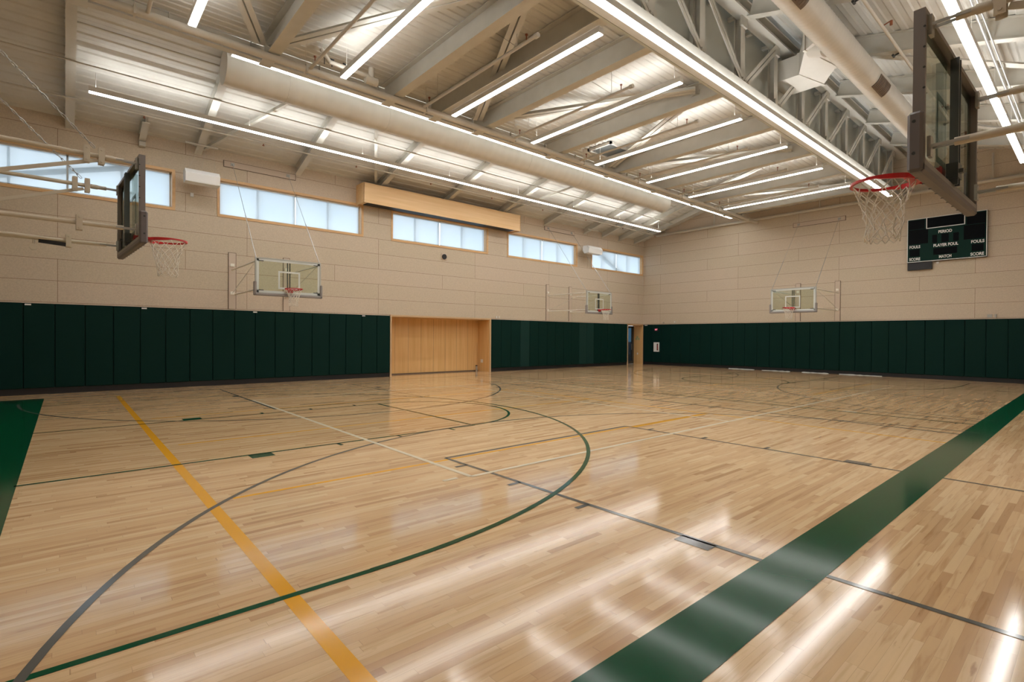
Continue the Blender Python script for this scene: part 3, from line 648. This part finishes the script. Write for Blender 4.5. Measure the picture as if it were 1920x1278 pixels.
def make_hoop(near):
    # local frame: x across the board, +y toward the court, z up from the floor; face at y=0
    t = thing('basketball_hoop', '-', 'basketball hoop', (0, 0, 0), 'basketball hoops', 0, False)
    zb0, zt0, hw = 2.90, 3.97, .96; d = .055; pb, pf = ((-.055, .035) if near else (-.075, .055)); po = (-.085 + .03) if near else -.085
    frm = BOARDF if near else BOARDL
    fw_ = .065
    m = MB().box(-hw, -hw + .035, -d, .012, zb0, zt0).box(hw - .035, hw, -d, .012, zb0, zt0).box(-hw + .035, hw - .035, -d, .012, zt0 - .035, zt0).box(-hw + .035, hw - .035, -d, .012, zb0, zb0 + .035)
    if near:
        for s in (-1, 1):
            for z in (3.42, 3.56, 3.70, 3.84): m.tube((s * (hw - .002), -.05, z), (s * (hw + .0015), -.05, z), .008, 8, DARKS)
        m.mats.insert(0, frm); m.m = [1 if i >= 24 else 0 for i in range(len(m.f))]
    m.build('board_frame', frm, t)
    MB().box(-hw + .035, hw - .035, -.012, .0, zb0 + .035, zt0 - .035).build('glass', BGLASS, t)
    # painted border and target square on the glass
    m = MB(); a = hw - .036; b0, b1 = zb0 + .036, zt0 - .036; y0, y1 = .0005, .002
    m.box(-a, a, y0, y1, b1 - fw_, b1).box(-a, a, y0, y1, b0, b0 + fw_).box(-a, -a + fw_, y0, y1, b0, b1).box(a - fw_, a, y0, y1, b0, b1)
    sz = 3.10
    m.box(-.32, .32, y0, y1, sz + .46, sz + .51).box(-.32, -.27, y0, y1, sz, sz + .46).box(.27, .32, y0, y1, sz, sz + .46).box(-.32, .32, y0, y1, sz - .03, sz + .02)
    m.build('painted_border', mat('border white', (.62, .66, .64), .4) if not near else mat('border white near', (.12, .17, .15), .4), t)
    m = MB()
    for s in (-1, 1):
        for z in (zb0 + .11, zt0 - .10): m.box(s * .80 - .07, s * .80 + .07, .0022, .003, z - .012, z + .012)
    m.build('corner_mark', DARKS, t)
    # grey padding along the bottom and up the corners
    m = MB().bevbox(-hw - .035, hw + .035, pb, pf, zb0 - .055, zb0 + .018, .018)
    for s in (-1, 1): m.bevbox(min(s * (hw - .03), s * (hw + .04)), max(s * (hw - .03), s * (hw + .04)), pb, pf, zb0 - .055, zb0 + .36, .018)
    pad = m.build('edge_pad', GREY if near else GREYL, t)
    m = MB()
    for s in (-1, 1):
        for z in (zb0 + .07, zb0 + .29): m.tube((s * (hw + .038), -.005, z), (s * (hw + .042), -.005, z), .012, 8)
    for k in range(9): m.tube((-.8 + .2 * k, .02, zb0 - .057), (-.8 + .2 * k, .02, zb0 - .053), .011, 8)
    m.build('pad_screw', DARKS, pad)
    # centre posts behind the glass and goal bracket
    m = MB().box(-.045, -.025, -.085, -.03, zb0 + .03, zt0 - .03).box(.025, .045, -.085, -.03, zb0 + .03, zt0 - .03)
    m.build('centre_post', POSTM, t)
    MB().box(-.07, .07, -.09, -.014, 2.98, 3.10).box(-.12, -.07, -.13, -.10, 3.0, 3.03).build('goal_bracket', DARKS, t)
    # rim
    zr_ = 3.06; m = MB(); n = 48; vs = []; cyr = .42; R_ = .24
    for i in range(n):
        a = 2 * math.pi * i / n; back = max(0, -math.sin(a)) ** .5 * 1.0; hh = .011 + .020 * min(1, back * 1.3)
        for dr_, dz in ((.011, .011), (.013, -hh), (-.011, -hh), (-.012, .011)):
            vs.append(((R_ + dr_) * math.cos(a), cyr + (R_ + dr_) * math.sin(a), zr_ + dz))
    m.add(vs, [(4 * i + j, 4 * i + (j + 1) % 4, 4 * ((i + 1) % n) + (j + 1) % 4, 4 * ((i + 1) % n) + j) for i in range(n) for j in range(4)])
    rim = m.build('rim', RED, t)
    m = MB().box(-.10, .10, .004, .022, 2.965, 3.085)
    m.add([(-.10, .02, 3.075), (.10, .02, 3.075), (.17, .25, 3.06), (-.17, .25, 3.06), (-.10, .02, 3.045), (.10, .02, 3.045), (.17, .25, 3.03), (-.17, .25, 3.03)], [(0, 1, 2, 3), (4, 7, 6, 5), (0, 4, 5, 1), (1, 5, 6, 2), (2, 6, 7, 3), (3, 7, 4, 0)])
    for s in (-1, 1): m.bar((s * .08, .02, 2.98), (s * .14, .24, 3.045), .02, .012)
    m.build('rim_bracket', RED, rim)
    net_mesh(t, zr_, cyr)
    return t
def arms(root, L_, near, plates=True, wall_pad=.03):
    """swing arms from the board to the wall L_ behind it"""
    am = ARM if near else mat('white arm', (.80, .76, .68), .5); r_ = .027 if near else .024
    hwx = .86; zt_, zl_ = 3.87, 3.03
    for s in (-1, 1):
        x = s * hwx if near else s * .90
        m = MB().tube((x, -.20, zt_), (x, -L_ + .04, zt_), r_, 12)
        if near: m.tube((x, -.38, zt_), (x, -.30, zt_), r_ + .006, 12)
        m.build('upper_arm', am, root)
        if near:
            xi = x if s == -1 else x
            m = MB().tube((x, -.20, zl_), (x, -L_ + .04, zl_), r_, 12)
            if s == -1: m.tube((x, -.62, zl_ + .0), (x * .5, -L_ + .04, zl_ + .02), r_ * .9, 12)
            m.build('lower_arm', am, root)
        else:
            MB().tube((x, -.14, zl_), (x * .9, -L_ + .04, zl_ + .02), r_, 10).build('lower_arm', am, root)
        # flat brace
        if near: MB().bar((x, -.46, zt_ - .05), (x, -1.75, zt_ - .52), .012, .045).bar((x, -1.75, zt_ - .52), (x, -2.4, zl_ + .02), .012, .045).build('brace', am, root)
        else: MB().tube((x, -.16, zt_), (x, -L_ + .05, zl_ + .05), .009, 6).build('brace', am, root)
        # clevis between arm and board
        for z in (zt_, zl_):
            m = MB()
            for dx in (-.03, .03): m.bar((x + dx, -.06, z), (x + dx * .8, -.28, z), .008, .02)
            m.box(x - .035, x + .035, -.078, -.056, z - .07, z + .07)
            m.build('clevis', ZINC if near else am, root)
        if near:
            for yk in (-.42, -.56):
                m = MB().box(x - .045, x - .035, yk - .03, yk + .03, zt_ - .10, zt_ + .10).box(x + .035, x + .045, yk - .03, yk + .03, zt_ - .10, zt_ + .10)
                for z in (zt_ + .07, zt_ - .07): m.tube((x - .055, yk, z), (x + .055, yk, z), .012, 8)
                m.build('clamp', am, root)
            m = MB().box(x - .045, x + .045, -.66, -.60, zl_ - .09, zl_ + .09)
            for z in (zl_ + .065, zl_ - .065): m.tube((x - .055, -.63, z), (x + .055, -.63, z), .012, 8)
            m.build('clamp', am, root)
    if near:
        MB().bar((-.83, -.66, 2.97), (-.83, -.95, 2.99), .03, .05).build('rubber_stop', BLACK, root)
        MB().tube((-.83, -1.0, 3.0), (-.83, -1.0, 2.93), .012, 8).tube((-.815, -1.0, 2.90), (-.845, -1.0, 2.90), .045, 14).build('pulley', am, root)
    if plates:
        for x0 in (-.86, .90):
            p = MB().box(x0 - .105, x0 + .105, -L_ + .004, -L_ + .03, 2.56, 4.44).build('wall_plate', PLATE, root)
            MB().box(x0 - .12, x0 - .105, -L_ + .003, -L_ + .022, 2.56, 4.455).box(x0 + .105, x0 + .12, -L_ + .003, -L_ + .022, 2.56, 4.455).box(x0 - .12, x0 + .12, -L_ + .003, -L_ + .022, 4.44, 4.455).build('plate_edge', SLOTD, p)
            for z in (4.03, 3.09): MB().box(x0 - .06, x0 + .06, -L_ + .03, -L_ + .07, z - .05, z + .05).build('arm_hinge', am, p)
def chains(root, L_, zt=5.0, yt=-1.0):
    """two link chains from the top arms up and back to the wall behind the board"""
    for s in (-1, 1):
        p = Vector((s * .86, -.49, 3.97)); d = Vector((0, -1.02, 1.08)).normalized(); Lc = (L_ - .49) / 1.02 * math.hypot(1.02, 1.08) - .05
        m = MB(); step = .062; n = int(Lc / step)
        sdv = Vector((1, 0, 0)); upv = d.cross(sdv)
        for k in range(n):
            c = p + d * (step * (k + .5)); a = sdv if k % 2 else upv; h = d * .034; w_ = a * .012
            pts = [c - h + w_, c + h + w_, c + h * 1.25, c + h - w_, c - h - w_, c - h * 1.25, c - h + w_]
            m.path(pts, .0042, 4)
        m.build('chain', ZINC, root)
def cables(root, L_, zt=7.41):
    for s, xw in ((-1, -.90), (1, .90)):
        m = MB().tube((s * .93, -.05, 3.97), (xw, -L_ + .06, zt), .007, 6)
        a = Vector((s * .93, -.05, 3.97)); b = Vector((xw, -L_ + .06, zt)); c = a + (b - a) * .42; m.tube(a, c, .013, 8)
        m.build('support_cable', ZINC, root)
    p = MB().box(-1.15, 1.15, -L_ + .004, -L_ + .03, 7.31, 7.50).build('cable_plate', PLATE, root)
    MB().box(-1.17, 1.17, -L_ + .003, -L_ + .02, 7.50, 7.515).box(-1.17, 1.17, -L_ + .003, -L_ + .02, 7.295, 7.31).box(-1.17, -1.15, -L_ + .003, -L_ + .02, 7.31, 7.50).box(1.15, 1.17, -L_ + .003, -L_ + .02, 7.31, 7.50).build('plate_edge', SLOTD, p)
    for xw in (-.90, .90): MB().box(xw - .06, xw + .06, -L_ + .03, -L_ + .05, 7.36, 7.46).tube((xw, -L_ + .05, 7.41), (xw, -L_ + .08, 7.41), .02, 8).build('cable_clip', ZINC, p)

def far_hoop(loc, rz, L_, lab):
    t = make_hoop(False); t.location = loc; t.rotation_euler = (0, 0, rz); t['label'] = lab
    arms(t, L_, False); cables(t, L_); return t
far_hoop((-16.33, 5.17, 0), -math.pi / 2, 3.04, 'glass basketball hoop on the window wall left of the maple recess')
far_hoop((-16.60, 20.17, 0), -math.pi / 2, 2.77, 'glass basketball hoop on the window wall between recess and corner doorway')
far_hoop((-9.28, 24.80, 0), math.pi, 3.10, 'glass basketball hoop on the back wall left of the scoreboard')
near1 = make_hoop(True); near1.location = (-9.0, .715, -.02); near1.rotation_euler = (0, 0, math.radians(3))
near1['label'] = 'large basketball hoop seen from behind at upper left with blue-lit glass'
arms(near1, 3.06, True, False); chains(near1, 3.06)
near2 = dup(near1, (-.87, 5.42, -.02), math.pi / 2 - math.radians(1), 'largest basketball hoop at upper right, seen edge-on on cream swing arms')

def lettering(body, w_, size, m, parent, loc, off):
    cu = bpy.data.curves.new('lettering', 'FONT'); cu.body = body; cu.align_x = 'CENTER'; cu.align_y = 'CENTER'; cu.size = size; cu.extrude = .002; cu.offset = off
    o = bpy.data.objects.new('lettering_curve', cu); C.objects.link(o); bpy.context.view_layer.update()
    me = bpy.data.meshes.new_from_object(o.evaluated_get(bpy.context.evaluated_depsgraph_get())); sx = w_ / max(o.dimensions.x, .01) if w_ else 1
    bpy.data.objects.remove(o); bpy.data.curves.remove(cu); me.name = 'lettering'; me.materials.clear(); me.materials.append(m)
    for v in me.vertices: v.co.x *= sx
    o = bpy.data.objects.new('lettering', me); C.objects.link(o); o.parent = parent; o.location = loc; o.rotation_euler = (math.pi / 2, 0, 0)
# ------------------------------------------------------------------ projector housing
t = thing('projector_housing', 'long maple boxed housing hung high above the middle window', 'screen housing', (-19, 12.6, 6.8))
MB().box(LW + .004, -18.72, 8.68, 16.70, 6.86, 7.56).build('box', WOODH, t)
MB().box(-18.724, -18.70, 8.66, 16.72, 6.81, 7.575).box(LW + .004, -18.70, 8.65, 8.68, 6.81, 7.575).box(LW + .004, -18.70, 16.70, 16.73, 6.81, 7.575).build('fascia', WOODH, t)
MB().box(LW + .1, -18.80, 8.9, 16.45, 6.835, 6.858).build('screen_slot', BLACK, t)

# ------------------------------------------------------------------ scoreboard
t = thing('scoreboard', 'dark green scoreboard with white border and lettering on the back wall', 'scoreboard', (-4.43, BW, 5.0))
SX0, SX1, SZ0, SZ1 = -5.72, -3.14, 5.01, 6.87
MB().box(SX0, SX1, BW - .16, BW - .004, SZ0, SZ1).build('cabinet', mat('scoreboard green', (.001, .022, .016), .5, spec=.12), t)
m = MB(); yb0, yb1 = BW - .166, BW - .161; e = .025
for (a, b, c, d_) in ((SX0, SX1, SZ1 - e, SZ1), (SX0, SX1, SZ0, SZ0 + e), (SX0, SX0 + e, SZ0, SZ1), (SX1 - e, SX1, SZ0, SZ1), (-5.07, -3.81, 6.39, 6.42), (-5.07, -5.04, 6.39, 6.85), (-3.84, -3.81, 6.39, 6.85)): m.box(a, b, yb0, yb1, c, d_)
m.build('border_line', WHITEP, t)
DG = mat('digit window', (.002, .003, .004), .5, spec=.06)
for (a, b, c, d_) in ((-5.04, -3.84, 6.42, 6.84), (-5.67, -5.12, 6.42, 6.80), (-3.76, -3.19, 6.36, 6.80), (-5.67, -5.0, 5.78, 6.40), (-3.85, -3.2, 5.76, 6.34), (-4.86, -4.70, 5.76, 6.10), (-4.56, -4.32, 5.76, 6.10), (-4.18, -4.0, 5.76, 6.10), (-4.82, -4.05, 5.26, 5.53), (-5.63, -5.28, 5.26, 5.56), (-3.60, -3.24, 5.26, 5.54)):
    MB().box(a, b, BW - .164, BW - .1605, c, d_).build('display_window', DG, t)
for s, x, z, w_ in (('PERIOD', -4.44, 6.20, .44), ('PLAYER FOUL', -4.42, 5.64, .80), ('FOULS', -5.45, 5.66, .37), ('FOULS', -3.42, 5.64, .40), ('SCORE', -5.45, 5.135, .38), ('SCORE', -3.43, 5.135, .41), ('MATCH', -4.43, 5.155, .40)):
    lettering(s, w_, .165, WHITEP, t, (x + 4.43, -.168, z - 5.0), .0045)
tag(MB().box(-5.71, -4.88, BW - .12, BW - .004, 4.68, 5.0).build('display_box', BLACK), 'black box mounted under the left end of the scoreboard', 'display')
tag(MB().box(-4.74, -4.66, BW - .04, BW - .004, 4.90, 4.97).build('wall_sensor', WHITEP), 'tiny white device on the wall just under the scoreboard', 'sensor')

# ------------------------------------------------------------------ small wall items
t = thing('exit_sign', 'small red-lit exit sign on the green pads near the corner', 'exit sign', (-18.35, BW - .07, 2.1))
MB().box(-18.50, -18.20, BW - .10, BW - .06, 2.09, 2.29).build('sign_body', BLACK, t)
lettering('EXIT', .17, .12, EXITR, t, (0, -.033, .09), .003)
t = thing('extinguisher_cabinet', 'white fire extinguisher cabinet on the green pads near the corner', 'cabinet', (-18.33, BW - .07, .8))
MB().box(-18.52, -18.14, BW - .11, BW - .06, .82, 1.40).build('cabinet_body', WHITEP, t)
MB().box(-18.29, -18.20, BW - .114, BW - .111, .90, 1.32).build('glass_slot', BLACK, t)
MB().box(-18.24, -18.205, BW - .116, BW - .1145, .95, 1.27).build('lettering_strip', RED, t)
t = thing('round_wall_speaker', 'small black round speaker on a square plate below the third window', 'speaker', (LW, 12.75, 5.2))
MB().box(LW + .004, LW + .03, 12.61, 12.90, 5.08, 5.36).build('square_plate', PLATE, t)
MB().tube((LW + .03, 12.755, 5.22), (LW + .07, 12.755, 5.22), .115, 20).build('speaker_cone', BLACK, t)
def hung_speaker(y0, y1, zc, lab, s=1):
    t = thing('hanging_speaker', lab, 'speaker', (-18.75, (y0 + y1) / 2, zc)); x = -18.75; h = .20
    pr = [(x - .22, zc + h), (x + .10, zc + h), (x + .24, zc + .05), (x + .20, zc - h), (x - .12, zc - h - .02), (x - .24, zc - .05)]
    MB().prism(pr, 'y', y0, y1).build('speaker_body', WHITEP, t)
    MB().box(x + .12, x + .19, y0 + .08, y1 - .08, zc - h - .012, zc - h - .002).build('speaker_grille', HOUSE, t)
    m = MB(); ym = (y0 + y1) / 2; zt = zb(x) - .02
    m.tube((x, ym - .45, zt - .02), (x, ym + .45, zt - .02), .03, 10)
    for ya, yb in ((y0 + .1, ym - .02), (ym, ym + .1), (y1 - .08, ym + .3)): m.tube((x, ya, zc + h), (x, yb, zt), .004, 5)
    m.build('hanger', PIPE, t)
hung_speaker(2.80, 3.74, 6.62, 'white speaker hung by cables between the first and second windows')
hung_speaker(21.6, 22.75, 6.52, 'white speaker hung by cables between the fourth and fifth windows')
tag(MB().box(LW + .004, LW + .05, 3.05, 3.14, 6.12, 6.24).build('wall_sensor', WHITEP), 'small white device on the wall below the left hanging speaker', 'sensor')
def outlet(o, lab): tag(o, lab, 'outlet')
outlet(MB().box(-19.98, -19.80, 15.322, 15.329, .42, .58).build('power_outlet', WHITEP), 'white outlet plate on the side panel of the maple recess')
outlet(MB().box(-19.78, -19.70, 27.822, 27.829, .60, .72).build('power_outlet', WHITEP), 'white outlet plate on the maple side of the corner doorway')
tag(MB().tube((-19.76, 27.820, 1.72), (-19.76, 27.828, 1.72), .07, 14).tube((-19.84, 27.820, 1.60), (-19.84, 27.828, 1.60), .07, 14).tube((-19.66, 27.820, 1.60), (-19.66, 27.828, 1.60), .07, 14).build('wall_sign', mat('sage', (.38, .42, .20), .5)), 'pale green three-disc sign on the maple side of the corner doorway', 'sign')
t = thing('canister', 'small steel canister with black cap standing in the maple recess corner', 'canister', (-20.08, 15.15, 0))
MB().tube((-20.08, 15.15, 0), (-20.08, 15.15, .25), .05, 14).build('body', ZINC, t); MB().tube((-20.08, 15.15, .25), (-20.08, 15.15, .29), .052, 14).build('cap', BLACK, t)
for k, (x, z) in enumerate(((-17.1, 2.62), (-17.9, 2.58))):
    tag(MB().box(x - .05, x + .05, BW - .05, BW - .003, z, z + .06).build('wall_sensor', (WHITEP, ZINC)[k]), ('tiny white sensor on the back wall above the pads near the corner', 'tiny grey bracket on the back wall just above the extinguisher')[k], 'sensor')
tag(MB().box(LW + .003, LW + .05, 15.74, 15.80, 2.58, 2.68).box(LW + .003, LW + .05, 15.90, 15.96, 2.58, 2.68).build('wall_box', HOUSE), 'pair of small grey boxes on the wall right of the recess', 'wall box')
tag(MB().box(-3.12, -2.98, BW - .05, BW - .003, 2.57, 2.70).box(-2.9, -2.85, BW - .05, BW - .003, 2.57, 2.70).build('wall_box', ZINC), 'small metal box on the back wall above the pads below the scoreboard', 'wall box')
PALESTRIP = mat('pale strip', (.50, .52, .50), .35)  # thin pale uneven ribbons along the foot of the back wall
for k, (a, b) in enumerate(((-13.7, -12.3), (-11.9, -10.5), (-9.95, -8.75), (-8.3, -6.6))):
    m = MB(); n = 12; vs = []
    for i in range(n + 1):
        x = a + (b - a) * i / n; hh = .018 + .022 * random.random(); vs += [(x, BW - .11 - .03 * random.random(), .001), (x, BW - .07, hh), (x, BW - .025, .004)]
    m.add(vs, [(3 * i + j, 3 * i + j + 1, 3 * i + j + 4, 3 * i + j + 3) for i in range(n) for j in (0, 1)])
    tag(m.build('floor_strip', PALESTRIP), 'pale uneven strip on the floor against the back wall, %s' % ('nearest the corner', 'second from the corner', 'third from the corner', 'farthest from the corner')[k], 'floor strip', 'pale strips at the foot of the back wall')
for o in list(bpy.data.objects):
    if o.get('_w') is not None: del o['_w']
